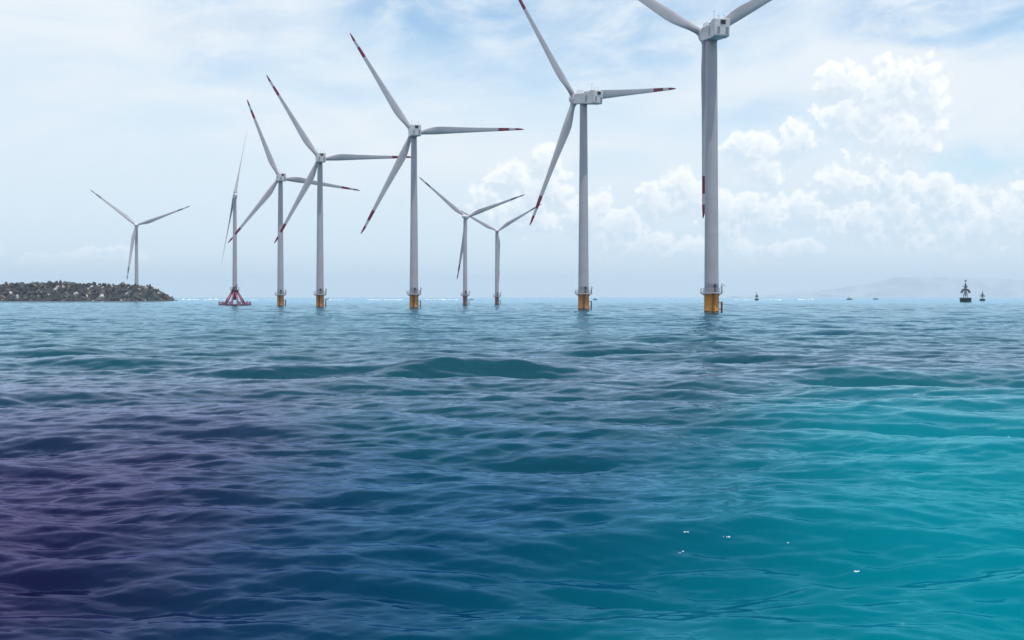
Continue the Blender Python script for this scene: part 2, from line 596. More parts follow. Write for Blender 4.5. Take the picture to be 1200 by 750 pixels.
# ------------------------------------------------------------------ air
def build_haze():
    bm = bmesh.new()
    box(bm, (0, 0, 258.0), (60000, 60000, 524))
    m = bpy.data.materials.new('haze')
    m.use_nodes = True
    t = m.node_tree
    t.nodes.clear()
    out = t.nodes.new('ShaderNodeOutputMaterial')
    v = t.nodes.new('ShaderNodeVolumePrincipled')
    v.inputs['Color'].default_value = (0.87, 0.95, 1.0, 1)
    v.inputs['Density'].default_value = 0.00006
    v.inputs['Anisotropy'].default_value = 0.2
    t.links.new(v.outputs[0], out.inputs['Volume'])
    o = obj('haze', bm, m)
    o['kind'] = 'stuff'
    return o


build_haze()


# ------------------------------------------------------------------ far hills
def build_hills():
    bm = bmesh.new()
    d = 26500
    k = d / F
    nx, ny = 260, 14
    grid = []
    for j in range(ny):
        row = []
        for i in range(nx):
            px = 860 + (1500 - 860) * i / (nx - 1)
            prof = 0.0
            for (c, w, h) in [(1085, 70, 17), (1180, 110, 15), (1010, 60, 7), (930, 70, 4), (1330, 110, 20), (1150, 25, 3), (1060, 22, 3)]:
                prof += h * math.exp(-((px - c) / w) ** 2)
            prof = min(prof, 24)
            t = j / (ny - 1)
            e = math.sin(PI * t) ** 1.2
            n = mnoise.fractal(Vector((px * 0.03, t * 3, 0.3)), 0.8, 2.1, 5)
            z = max(0, (prof + 1.3 * n * prof / 14)) * k * e * (1 - 0.25 * abs(t - .5)) - 3
            row.append(bm.verts.new(((px - 600) / F * d, d + (t - 0.5) * 1800, z)))
        grid.append(row)
    for j in range(ny - 1):
        for i in range(nx - 1):
            bm.faces.new((grid[j][i], grid[j][i + 1], grid[j + 1][i + 1], grid[j + 1][i]))
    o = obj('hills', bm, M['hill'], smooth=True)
    o['kind'] = 'structure'


build_hills()

# ------------------------------------------------------------------ wind turbines
BL = 51.0


def blade_mesh(bands):
    """51 m blade along +Z from the hub centre; trailing edge towards -X"""
    bm = bmesh.new()
    st = [  # z, chord, thickness ratio, share of chord ahead of the axis, twist
        (1.3, 2.0, 1.0, 0.5, 16), (3.0, 2.0, 1.0, 0.5, 16), (5.0, 2.35, 0.74, 0.43, 15), (7.5, 3.0, 0.46, 0.36, 13),
        (10.0, 3.45, 0.33, 0.32, 11), (12.5, 3.5, 0.27, 0.30, 9), (16, 3.2, 0.24, 0.30, 7), (20, 2.8, 0.22, 0.30, 5),
        (25, 2.4, 0.20, 0.31, 3.5), (30, 2.05, 0.18, 0.32, 2.4), (35, 1.75, 0.17, 0.33, 1.6), (38.9, 1.55, 0.16, 0.34, 1.0),
        (39.0, 1.55, 0.16, 0.34, 1.0), (44.0, 1.27, 0.16, 0.35, .5), (44.1, 1.265, 0.16, 0.35, .5), (46.9, 1.1, 0.16, 0.36, 0),
        (47.0, 1.1, 0.16, 0.36, 0), (49.0, 0.85, 0.15, 0.40, 0), (50.3, 0.5, 0.15, 0.5, 0), (51.0, 0.14, 0.2, 0.9, 0)]
    n = 20
    rings = []
    for (z, c, th, ahead, tw) in st:
        r = []
        circ = min(1, max(0, (th - 0.3) / 0.7))
        for i in range(n):
            a = 2 * PI * i / n
            u = (1 - math.cos(a)) / 2            # 0 leading .. 1 trailing
            sgn = 1 if math.sin(a) >= 0 else -1
            foil = 5 * (0.2969 * math.sqrt(u) - 0.126 * u - 0.3516 * u * u + 0.2843 * u ** 3 - 0.1036 * u ** 4)
            y = sgn * foil * th * c + 0.02 * c * math.sin(PI * u)
            yc = math.sin(a) * 0.5 * th * c
            y = y * (1 - circ) + yc * circ
            x = ahead * c - u * c
            ca, sa = math.cos(R(tw + 4)), math.sin(R(tw + 4))
            r.append(bm.verts.new((x * ca - y * sa, x * sa + y * ca, z)))
        rings.append(r)
    for k in range(len(rings) - 1):
        zm = (st[k][0] + st[k + 1][0]) / 2
        mi = 1 if bands and (39 < zm < 44 or zm > 47) else 0
        for i in range(n):
            f = bm.faces.new((rings[k][i], rings[k][(i + 1) % n], rings[k + 1][(i + 1) % n], rings[k + 1][i]))
            f.material_index = mi; f.smooth = True
    bm.faces.new(rings[0][::-1]); bm.faces.new(rings[-1]).material_index = 1 if bands else 0
    me = bpy.data.meshes.new('blade')
    bmesh.ops.recalc_face_normals(bm, faces=bm.faces)
    bm.to_mesh(me); bm.free()
    return me


BLADES = {}
for key, bm_ in (('red', M['red']), ('grey', M['tipgrey']), (None, None)):
    me_ = blade_mesh(key is not None)
    me_.materials.append(M['blade'])
    if bm_: me_.materials.append(bm_)
    BLADES[key] = me_


def hub_mesh():
    bm = bmesh.new()
    # spinner: dome along +Y
    prof = [(1.75, -1.6), (1.95, -1.2), (2.0, 0.2), (1.9, 1.0), (1.55, 1.9), (1.0, 2.5), (0.4, 2.8), (0.05, 2.85)]
    lathe(bm, prof, 28)
    bmesh.ops.rotate(bm, verts=bm.verts, cent=(0, 0, 0), matrix=Matrix.Rotation(R(-90), 3, 'X'))
    for j in range(3):
        d = Matrix.Rotation(R(120 * j), 3, 'Y') @ Vector((0, 0, 1))
        tube(bm, d * 0.8, d * 2.15, 1.18, n=22)
        tube(bm, d * 2.152, d * 2.35, 1.08, n=22)
    me = bpy.data.meshes.new('hub'); bm.to_mesh(me); bm.free()
    me.materials.append(M['nacelle'])
    return me


def nacelle_meshes(long=True):
    """big box nacelle: rotor end at +Y, raised cooler box at the rear (-Y)"""
    out = {}
    bm = bmesh.new()
    prof = [(-5.6, -2.15), (3.0, -1.9), (3.5, -1.4), (3.5, 1.3), (2.8, 1.85), (-5.6, 1.95)]
    L = [bm.verts.new((-2.05, y, z)) for y, z in prof]
    Q = [bm.verts.new((2.05, y, z)) for y, z in prof]
    n = len(prof)
    for i in range(n):
        bm.faces.new((L[i], L[(i + 1) % n], Q[(i + 1) % n], Q[i]))
    bm.faces.new(L[::-1]); bm.faces.new(Q)
    bmesh.ops.recalc_face_normals(bm, faces=bm.faces)
    bmesh.ops.bevel(bm, geom=list(bm.edges), offset=0.25, segments=3, affect='EDGES', profile=0.5)
    out['body'] = bm
    bm = bmesh.new()
    prof = [(-8.6, -1.75), (-8.35, -2.05), (-5.2, -2.2), (-5.2, 1.8), (-6.0, 2.7), (-8.6, 2.7)]
    L = [bm.verts.new((-2.2, y, z)) for y, z in prof]
    Q = [bm.verts.new((2.2, y, z)) for y, z in prof]
    n = len(prof)
    for i in range(n):
        bm.faces.new((L[i], L[(i + 1) % n], Q[(i + 1) % n], Q[i]))
    bm.faces.new(L[::-1]); bm.faces.new(Q)
    bmesh.ops.recalc_face_normals(bm, faces=bm.faces)
    bmesh.ops.bevel(bm, geom=list(bm.edges), offset=0.18, segments=3, affect='EDGES', profile=0.5)
    out['cooler_housing'] = bm
    # dark outlet in the rear face, framed louvre slats
    bm = bmesh.new()
    box(bm, (0.25, -8.62, 1.72), (1.45, 0.10, 1.1))
    for k in range(5):
        box(bm, (0.25, -8.70, 1.30 + 0.21 * k), (1.4, 0.08, 0.07))
    out['outlet'] = bm
    for nm, cx, w in (('vent_panel', -0.95, 0.75), ('vent_panel.b', 1.45, 0.8)):
        bm = bmesh.new()
        box(bm, (cx, -8.61, -0.45), (w, 0.07, 1.9))
        for k in range(8):
            box(bm, (cx, -8.66, -1.28 + 0.235 * k), (w * 0.86, 0.06, 0.10))
        out[nm] = bm
    bm = bmesh.new()
    box(bm, (-2.08, -4.2, -0.2), (0.08, 1.0, 2.4))
    for k in range(8):
        box(bm, (-2.13, -4.2, -1.2 + 0.28 * k), (0.05, 0.8, 0.10))
    out['side_vent'] = bm
    bm = bmesh.new()      # roof hatch on its low coaming
    box(bm, (-0.9, -2.9, 2.12), (1.5, 1.3, 0.40), bevel=0.06)
    out['roof_hatch'] = bm
    for nm, sx in (('roof_rail', -1.7), ('roof_rail.b', 1.7)):      # hand rails along the roof
        bm = bmesh.new()
        for yy in (-1.6, -0.4, 0.8, 2.0):
            tube(bm, (sx, yy, 1.7), (sx, yy, 2.75), 0.06, n=6)
        tube(bm, (sx, -1.6, 2.75), (sx, 2.0, 2.75), 0.06, n=6)
        tube(bm, (sx, -1.6, 2.3), (sx, 2.0, 2.3), 0.05, n=6)
        out[nm] = bm
    for nm, sx, h in (('sensor_mast', -1.7, 2.1), ('sensor_mast.b', -0.4, 1.0), ('sensor_mast.c', 1.2, 1.1)):   # wind sensors and light
        bm = bmesh.new()
        tube(bm, (sx, -6.6, 2.6), (sx, -6.6, 2.7 + h), 0.055, n=6)
        box(bm, (sx, -6.6, 2.7 + h), (0.34, 0.16, 0.2), bevel=0.03)
        out[nm] = bm
    return out


MATS_N = {'body': 'nacelle', 'cooler_housing': 'nacelle', 'outlet': 'louvre', 'vent_panel': 'panel',
          'side_vent': 'panel', 'roof_hatch': 'louvre', 'roof_rail': 'steel', 'sensor_mast': 'steel'}
NAC = {}
for k_, bm_ in nacelle_meshes().items():
    me_ = bpy.data.meshes.new(k_.split('.')[0] if k_ != 'body' else 'nacelle')
    bm_.to_mesh(me_); bm_.free()
    me_.materials.append(M[MATS_N[k_.split('.')[0]]])
    NAC[k_] = me_
HUB = hub_mesh()


def small_nacelle():
    """rounded egg shaped nacelle of the slimmer machines"""
    bm = bmesh.new()
    prof = [(0.3, -6.2), (1.2, -6.0), (1.75, -4.8), (1.95, -2.0), (2.0, 1.0), (1.9, 3.0), (1.7, 3.4)]
    lathe(bm, prof, 24)
    bmesh.ops.rotate(bm, verts=bm.verts, cent=(0, 0, 0), matrix=Matrix.Rotation(R(-90), 3, 'X'))
    me = bpy.data.meshes.new('nacelle'); bm.to_mesh(me); bm.free()
    me.materials.append(M['nacelle'])
    return me


NAC_SMALL = small_nacelle()


def local(parent_mat, o, mtx):
    o.matrix_local = mtx


def monopile(t, r, top, key, landing=True):
    pile = bmesh.new()
    lathe(pile, [(r * 1.03, -8, 1), (r * 1.03, 0.45, 0), (r * 1.03, top - 0.55, 0), (r * 1.12, top - 0.5, 0), (r * 1.12, top - 0.2, 0), (r * 0.9, top - 0.2)], 40)
    # cable pipes running down the pile
    for a in (-112, -96, -75):
        tube(pile, (r * 1.09 * math.cos(R(a)), r * 1.09 * math.sin(R(a)), -6), (r * 1.09 * math.cos(R(a)), r * 1.09 * math.sin(R(a)), top - 0.3), r * 0.05, n=8, mat=0)
    p = obj('transition_piece', pile, [M[key], M['weed']], t)
    # boat landing: two fender posts and a ladder on brackets
    if landing:
        bm = bmesh.new()
        for dy in (-0.55, 0.55):
            xx = r * 1.03 + 0.85
            tube(bm, (xx, dy, -5), (xx, dy, top * 0.55), 0.17, n=8)
            for zz in (0.9, top * 0.5):
                tube(bm, (r * 0.9, dy, zz), (xx, dy, zz), 0.10, n=6)
        for k in range(9):
            tube(bm, (r * 1.03 + 0.85, -0.5, k * 0.36), (r * 1.03 + 0.85, 0.5, k * 0.36), 0.05, n=5)
        obj('boat_landing', bm, M['rust'], t)
        bm = bmesh.new()
        a = R(-88)
        for s in (-0.28, 0.28):
            c = Vector((math.cos(a), math.sin(a), 0)) * (r * 1.03 + 0.28)
            tt = Vector((-math.sin(a), math.cos(a), 0)) * s
            tube(bm, c + tt + Vector((0, 0, -3)), c + tt + Vector((0, 0, top)), 0.06, n=6)
        for k in range(18):
            z = 0.1 + k * (top - 0.3) / 18
            tube(bm, c - Vector((-math.sin(a), math.cos(a), 0)) * 0.28 + Vector((0, 0, z)), c + Vector((-math.sin(a), math.cos(a), 0)) * 0.28 + Vector((0, 0, z)), 0.04, n=5)
        obj('ladder', bm, M['rust'], t)
    # working platform
    rp = r + 1.2
    bm = bmesh.new()
    lathe(bm, [(r * 0.95, top - 0.12), (rp, top - 0.12), (rp, top + 0.1), (r * 0.95, top + 0.1)], 40, caps=False)
    for k in range(10):
        a = 2 * PI * k / 10
        d = Vector((math.cos(a), math.sin(a), 0))
        tube(bm, d * (r * 0.98) + Vector((0, 0, top - 0.9)), d * (rp - 0.15) + Vector((0, 0, top - 0.14)), 0.07, n=5)
    pl = obj('platform', bm, M['steel'], t)
    bm = bmesh.new()
    for k in range(20):
        a = 2 * PI * k / 20
        d = Vector((math.cos(a), math.sin(a), 0)) * (rp - 0.08)
        tube(bm, d + Vector((0, 0, top + 0.05)), d + Vector((0, 0, top + 1.25)), 0.05, n=5)
    for zz in (0.6, 1.25):
        ring(bm, rp - 0.08, top + zz, 0.05, 32)
    obj('railing', bm, M['steel'], pl)
    # davit crane on the right hand edge of the platform
    bm = bmesh.new()
    b = Vector((rp * 0.86, -0.5, top))
    tube(bm, b, b + Vector((0, 0, 2.7)), 0.16, 0.12, n=8)
    tube(bm, b + Vector((0, 0, 2.65)), b + Vector((0.9, -0.3, 1.9)), 0.10, n=6)
    tube(bm, b + Vector((0.15, 0.6, 0)), b + Vector((0.15, 0.6, 2.9)), 0.09, n=6)
    box(bm, b + Vector((0.15, 0.6, 1.6)), (0.5, 0.5, 0.8), bevel=0.05)
    obj('davit_crane', bm, M['steel'], t)
    # door with its stair
    bm = bmesh.new()
    a = R(-72)
    d = Vector((math.cos(a), math.sin(a), 0)); s = Vector((-math.sin(a), math.cos(a), 0))
    base = d * (r * 0.985)
    q = [bm.verts.new(base + s * u + Vector((0, 0, top + v)) + d * w) for w in (-.12, .10) for (u, v) in ((-.4, .25), (.4, .25), (.4, 2.3), (.2, 2.5), (-.2, 2.5), (-.4, 2.3))]
    bm.faces.new(q[6:]); bm.faces.new(q[:6][::-1])
    for i in range(6): bm.faces.new((q[i], q[(i + 1) % 6], q[6 + (i + 1) % 6], q[6 + i]))
    obj('door', bm, M['louvre'], t)


def pile_cap(t, r, top):
    """raking piles under a collar, standing on a ring beam at the waterline"""
    bm = bmesh.new()
    rb = 7.6
    lathe(bm, [(r * 1.08, 3.0), (r * 1.08, top - 0.3), (r * 1.5, top - 0.3), (r * 1.5, top + 0.25), (r * 0.95, top + 0.25)], 28)
    obj('collar', bm, M['magenta'], t)
    for k in range(10):
        a = 2 * PI * (k + 0.35) / 10
        d = Vector((math.cos(a), math.sin(a), 0))
        bm = bmesh.new()
        tube(bm, d * rb + Vector((0, 0, -3)), d * (r * 1.1) + Vector((0, 0, top - 0.4)), 0.42, n=10)
        obj('raking_pile', bm, M['magenta'], t)
    bm = bmesh.new()
    n = 40
    lathe(bm, [(rb - 0.6, 0.15), (rb + 0.5, 0.15), (rb + 0.5, 0.85), (rb - 0.6, 0.85), (rb - 0.6, 0.15)], 40, caps=False)
    obj('ring_beam', bm, M['magenta_dark'], t)
    for k in range(10):
        a = 2 * PI * (k + 0.35) / 10
        d = Vector((math.cos(a), math.sin(a), 0)) * (rb + 0.1)
        bm = bmesh.new()
        tube(bm, d + Vector((0, 0, -6)), d + Vector((0, 0, 2.1)), 0.55, n=12)
        obj('pile_head', bm, M['magenta_dark'], t)
    bm = bmesh.new()
    rp = r + 1.2
    lathe(bm, [(r * 1.52, top + 0.05), (rp, top + 0.05), (rp, top + 0.3), (r * 1.52, top + 0.3)], 30, caps=False)
    pl = obj('platform', bm, M['magenta_dark'], t)
    bm = bmesh.new()
    for k in range(14):
        a = 2 * PI * k / 14
        d = Vector((math.cos(a), math.sin(a), 0)) * (rp - 0.08)
        tube(bm, d + Vector((0, 0, top + 0.2)), d + Vector((0, 0, top + 1.5)), 0.06, n=5)
    ring(bm, rp - 0.08, top + 1.5, 0.06, 28)
    obj('railing', bm, M['magenta_dark'], pl)
    bm = bmesh.new()
    tube(bm, (-r * 1.0, -r * 1.2, top + 0.4), (r * 1.6, -r * 1.2, top + 2.6), 0.16, n=6)
    tube(bm, (-r * 1.0, -r * 1.2, top + 0.9), (r * 1.6, -r * 1.2, top + 3.1), 0.07, n=6)
    obj('stair', bm, M['magenta_dark'], t)


def turbine(label, X, d, hub_z, L, yaw, th, tilt, rb, rt, base='orange', top=5.7, style='box', band='red', over=5.0, zbase=0.0, group='offshore wind turbines'):
    t = thing('wind_turbine', label, 'wind turbine', (X, d, 0), group)
    s = hub_z / 78.0
    if base == 'frame': pile_cap(t, rb, top)
    elif base: monopile(t, rb, top, base)
    # tower in three cans with flange seams
    bm = bmesh.new()
    z0 = top if base else zbase
    z1 = hub_z - 1.9 * s
    prof = []
    N = 24
    for i in range(N + 1):
        f = i / N
        prof.append((rb + (rt - rb) * f, z0 + (z1 - z0) * f))
    lathe(bm, prof, 48)
    tw = obj('tower', bm, M['tower'], t)
    for f in (0.23, 0.60):            # flange seams between the tower cans
        bm = bmesh.new()
        r_ = rb + (rt - rb) * f; z_ = z0 + (z1 - z0) * f
        lathe(bm, [(r_ - 0.05, z_ - 0.09), (r_ + 0.025, z_ - 0.09), (r_ + 0.025, z_ + 0.09), (r_ - 0.05, z_ + 0.09)], 48, caps=False)
        for p_ in bm.faces: p_.smooth = False
        obj('flange', bm, M['tower'], tw)
    B = Matrix.Translation((0, 0, hub_z)) @ Matrix.Rotation(R(yaw), 4, 'Z')
    S = Matrix.Diagonal((s, s, s, 1))
    if style == 'box':
        nb = link_mesh('nacelle', NAC['body'], t); nb.matrix_local = B @ Matrix.Translation((0, over * s, 0)) @ Matrix.Rotation(R(tilt), 4, 'X') @ Matrix.Translation((0, -over * s, 0)) @ S
        for k in [k for k in NAC if k != 'body']:
            link_mesh(k.split('.')[0], NAC[k], nb)
    else:
        nb = link_mesh('nacelle', NAC_SMALL, t)
        k = 0.28 if over < 3 else 1.0
        nb.matrix_local = B @ S @ Matrix.Diagonal((1, k, 1, 1))
    Hm = B @ Matrix.Translation((0, over * s, 0)) @ Matrix.Rotation(R(tilt), 4, 'X') @ Matrix.Rotation(R(th), 4, 'Y')
    h = link_mesh('hub', HUB, t); h.matrix_local = Hm @ S @ Matrix.Scale(0.5 if over < 3 else 1.0, 4)
    kb = L / BL
    for j in range(3):
        b = link_mesh('blade', BLADES[band], t)
        b.matrix_local = Hm @ Matrix.Rotation(R(120 * j), 4, 'Y') @ Matrix.Diagonal((kb, kb, kb, 1))
    return t


turbine('tallest wind turbine, on a yellow pile, upper blades cut off by the frame', 57.6, 317, 81.1, 53.5, 8.9, 59.1, 4.9, 2.05, 1.62, 'yellow')
turbine('white wind turbine with its long box nacelle seen from the side, on an orange pile', 25.6, 393, 76.0, 49.2, 34.5, 79.5, 6.5, 1.90, 1.30, 'orange')
turbine('red-banded wind turbine mid-row with one whole blade pointing level to the right', -39.1, 438, 70.7, 45.9, 11.3, 86.6, 4.9, 1.72, 1.12, 'orange')
turbine('white red-banded wind turbine whose right blade ends behind the next tower', -83.4, 477, 65.0, 42.0, 14.4, 87.2, 5.0, 1.62, 1.10, 'orange')
turbine('white red-banded wind turbine with a drooping right blade, beside the one on the magenta frame', -114.7, 544, 63.9, 41.2, 19.6, 96.9, 5.1, 1.58, 1.10, 'orange')
turbine('slim wind turbine seen edge-on, standing on a splayed magenta frame', -144.9, 574, 57.4, 43.6, 105.0, 27.0, 10.5, 1.22, 0.85, 'frame', 8.0, 'egg', None, 0.25)
turbine('slim pale wind turbine rising behind the rock breakwater', -495.8, 1450, 99.2, 73.5, 193.8, 51.5, 4.9, 2.7, 1.7, None, 5.7, 'egg', 'grey', 5.0, -3.0)
turbine('slender grey-tipped wind turbine on a faded pile, nearer of the two small ones', -26.0, 609, 49.0, 35.5, -12.4, 70.4, 5.2, 1.25, 0.95, 'mauve', 5.6, 'egg', 'grey')
turbine('smallest slender wind turbine on a faded pile, lower of the two small ones', -9.1, 662, 44.5, 31.3, -5.7, 59.1, 5.0, 1.22, 0.95, 'mauve', 5.0, 'egg', 'grey')


# ------------------------------------------------------------------ rock breakwater
def rock_mesh(seed, mats):
    bm = bmesh.new()
    bmesh.ops.create_icosphere(bm, subdivisions=3, radius=1)
    r = random.Random(seed)
    planes = []
    for _ in range(14):
        v = Vector((r.gauss(0, 1), r.gauss(0, 1), r.gauss(0, 1))).normalized()
        planes.append((v, r.uniform(0.45, 0.85)))
    for v in bm.verts:
        p = v.co.copy()
        for n, h in planes:
            dd = p.dot(n) - h
            if dd > 0: p -= n * dd
        p += p.normalized() * 0.06 * mnoise.fractal(p * 2.2 + Vector((seed, 0, 0)), 0.9, 2.1, 4)
        v.co = p
    me = bpy.data.meshes.new('boulder')
    bm.to_mesh(me); bm.free()
    me.materials.append(mats)
    return me


def crest(px):
    """height of the breakwater crest (m) over the water at column px, at 1300 m"""
    pts = [(-900, 21.5), (0, 21.2), (40, 21.6), (75, 21.8), (110, 20.8), (150, 20.2), (168, 18.8), (178, 13.5), (186, 8.0), (194, 3.0), (200, -0.4), (230, -3)]
    for (a, ha), (b, hb) in zip(pts, pts[1:]):
        if a <= px <= b: return ha + (hb - ha) * (px - a) / (b - a)
    return -3


def build_breakwater():
    D0 = 1300.0
    bm = bmesh.new()
    nx, ny = 420, 26
    rows = []
    for i in range(nx):
        px = -420 + (211 + 420) * i / (nx - 1)
        x = (px - 600) / F * D0
        h = crest(px)
        r = []
        for j in range(ny):
            t = j / (ny - 1)
            # front slope, flat crest, back slope
            f = min(1, t / 0.42, (1 - t) / 0.42)
            n = mnoise.fractal(Vector((x * 0.09, t * 9, 2)), 0.8, 2.2, 4)
            z = -3 + (h + 1.2) * f + n * 1.0
            y = D0 + 66 * t + n * 1.5
            r.append(bm.verts.new((x, y, z)))
        rows.append(r)
    for i in range(nx - 1):
        for j in range(ny - 1):
            bm.faces.new((rows[i][j], rows[i + 1][j], rows[i + 1][j + 1], rows[i][j + 1]))
    o = obj('breakwater', bm, M['rock_dark'])
    tag(o, 'long low breakwater heap of dark rock running out from the left edge', 'breakwater')
    kinds = [('rock_dark', 0.46, 'dark boulder lying in the face of the breakwater'),
             ('rock_mid', 0.36, 'grey boulder lying in the face of the breakwater'),
             ('rock_tan', 0.08, 'tan boulder lying among the dark rocks of the breakwater'),
             ('rock_pale', 0.10, 'pale boulder standing out among the dark rocks of the breakwater')]
    meshes = {k: [rock_mesh(i * 7 + s, M[k]) for i in range(4)] for s, (k, _, _) in enumerate(kinds)}
    r = random.Random(4)

    def place(px, t, size, key, f_=None):
        h = crest(px)
        f = min(1, t / 0.42)
        z = -3 + (h + 1.2) * f
        x = (px - 600) / F * D0
        o = link_mesh('boulder', r.choice(meshes[key]))
        o.location = (x, D0 + 66 * t - 0.8, z + 0.1 * size)
        o.rotation_euler = (r.uniform(0, 6), r.uniform(0, 6), r.uniform(0, 6))
        o.scale = (size * r.uniform(0.9, 1.7), size * r.uniform(0.8, 1.2), size * r.uniform(0.6, 1.05))
        return o

    n = 0
    levels = 6
    for lv in range(levels):
        t = 0.055 + 0.40 * lv / (levels - 1)
        px = -9 + r.uniform(0, 5)
        while px < 204 and n < 296:
            h = crest(px)
            if -3 + (h + 1.2) * min(1, t / 0.42) > -0.8:
                pale = 0.0
                top = lv >= levels - 2
                w = [k[1] for k in kinds]
                if top: w[3] = 0.30 if (100 < px < 175 or 30 < px < 66) else 0.14
                if px > 95: w[2] = 0.14
                key = r.choices(range(4), w)[0]
                sz = r.choice([2.0, 2.4, 2.9, 3.5, 4.4])
                if key == 3: sz *= 0.75
                o = place(px + r.uniform(-1, 1), min(t + r.uniform(-.025, .025), 0.47), sz, kinds[key][0])
                tag(o, kinds[key][2], 'boulder', 'boulders of the rock breakwater, ' + kinds[key][0].split('_')[1])
                n += 1
            px += r.uniform(4.0, 6.4) * (1.0 if lv < 5 else 1.15)
    # the pile goes on outside the frame and in the gaps: smaller stone as one mass
    bm = bmesh.new()
    src = [m_ for k in meshes.values() for m_ in k[:2]]
    for q in range(440):
        px = r.uniform(-3, 207) if q < 260 else r.uniform(-400, -3)
        t = r.uniform(0.03, 0.46)
        h = crest(px)
        z = -3 + (h + 1.2) * min(1, t / 0.42)
        if z < -1.2: continue
        size = r.uniform(0.7, 1.7) if q < 260 else r.uniform(2.0, 4.0)
        mm = Matrix.Translation(((px - 600) / F * D0, D0 + 66 * t, z + 0.2 * size)) @ Matrix.Rotation(r.uniform(0, 6), 4, Vector((r.gauss(0, 1), r.gauss(0, 1), r.gauss(0, 1))).normalized()) @ Matrix.Scale(size, 4)
        me = r.choice(src[:4] * 3 + src[4:] if q < 260 else src)
        nv = len(bm.verts)
        bm.from_mesh(me)
        bm.verts.ensure_lookup_table()
        idx = ['rock_dark', 'rock_mid', 'rock_tan', 'rock_pale'].index({'dark_basalt': 'rock_dark', 'grey_basalt': 'rock_mid', 'tan_rock': 'rock_tan', 'pale_rock': 'rock_pale'}[me.materials[0].name])
        vs = bm.verts[nv:]
        for v in vs: v.co = mm @ v.co
        for f in {f for v in vs for f in v.link_faces}: f.material_index = idx
    o = obj('rubble', bm, [M['rock_dark'], M['rock_mid'], M['rock_tan'], M['rock_pale']])
    tag(o, 'small rubble filling the gaps between the breakwater boulders', 'rubble', kind='stuff')
    # low scrub on the crest
    labels = ['low dark shrub nearest the left edge on the breakwater crest', 'widest low shrub on the breakwater crest',
              'small low shrub between the two larger ones on the breakwater crest', 'dark rounded shrub alone on the middle of the breakwater crest']
    for (px, w, h), lb in zip([(10, 5, 2.0), (29, 9, 3.2), (50, 5, 2.2), (68, 4.5, 2.8)], labels):
        base = Vector(((px - 600) / F * D0, D0 + 66 * 0.44, crest(px) - 2.2))
        t = thing('shrub', lb, 'shrub', base)
        bm = bmesh.new()
        for q in range(420):
            a = r.uniform(0, 2 * PI); e = r.uniform(0, 1)
            rr = r.uniform(0.4, 1.0)
            lump = 0.75 + 0.5 * mnoise.noise(Vector((math.cos(a) * 1.5, math.sin(a) * 1.5, px)))
            p = Vector((math.cos(a) * w * rr * lump * math.sqrt(1 - 0.7 * e * e), math.sin(a) * w * 0.6 * rr * lump, 0.6 + (h + 1) * e * lump * (1.1 - 0.4 * rr)))
            s = r.uniform(0.25, 0.55)
            u = Vector((r.gauss(0, 1), r.gauss(0, 1), r.gauss(0, 1))).normalized(); v = u.orthogonal().normalized()
            bm.faces.new([bm.verts.new(p + u * s), bm.verts.new(p + v * s * .6), bm.verts.new(p - u * s), bm.verts.new(p - v * s * .6)])
        obj('foliage', bm, M['leaf'], t)
        bm = bmesh.new()
        for q in range(5):
            tube(bm, (0, 0, -0.8), (r.uniform(-.6, .6) * w, r.uniform(-.3, .3) * w, h * 0.8), 0.14, 0.05, n=5)
        obj('stem', bm, M['rust'], t)


build_breakwater()


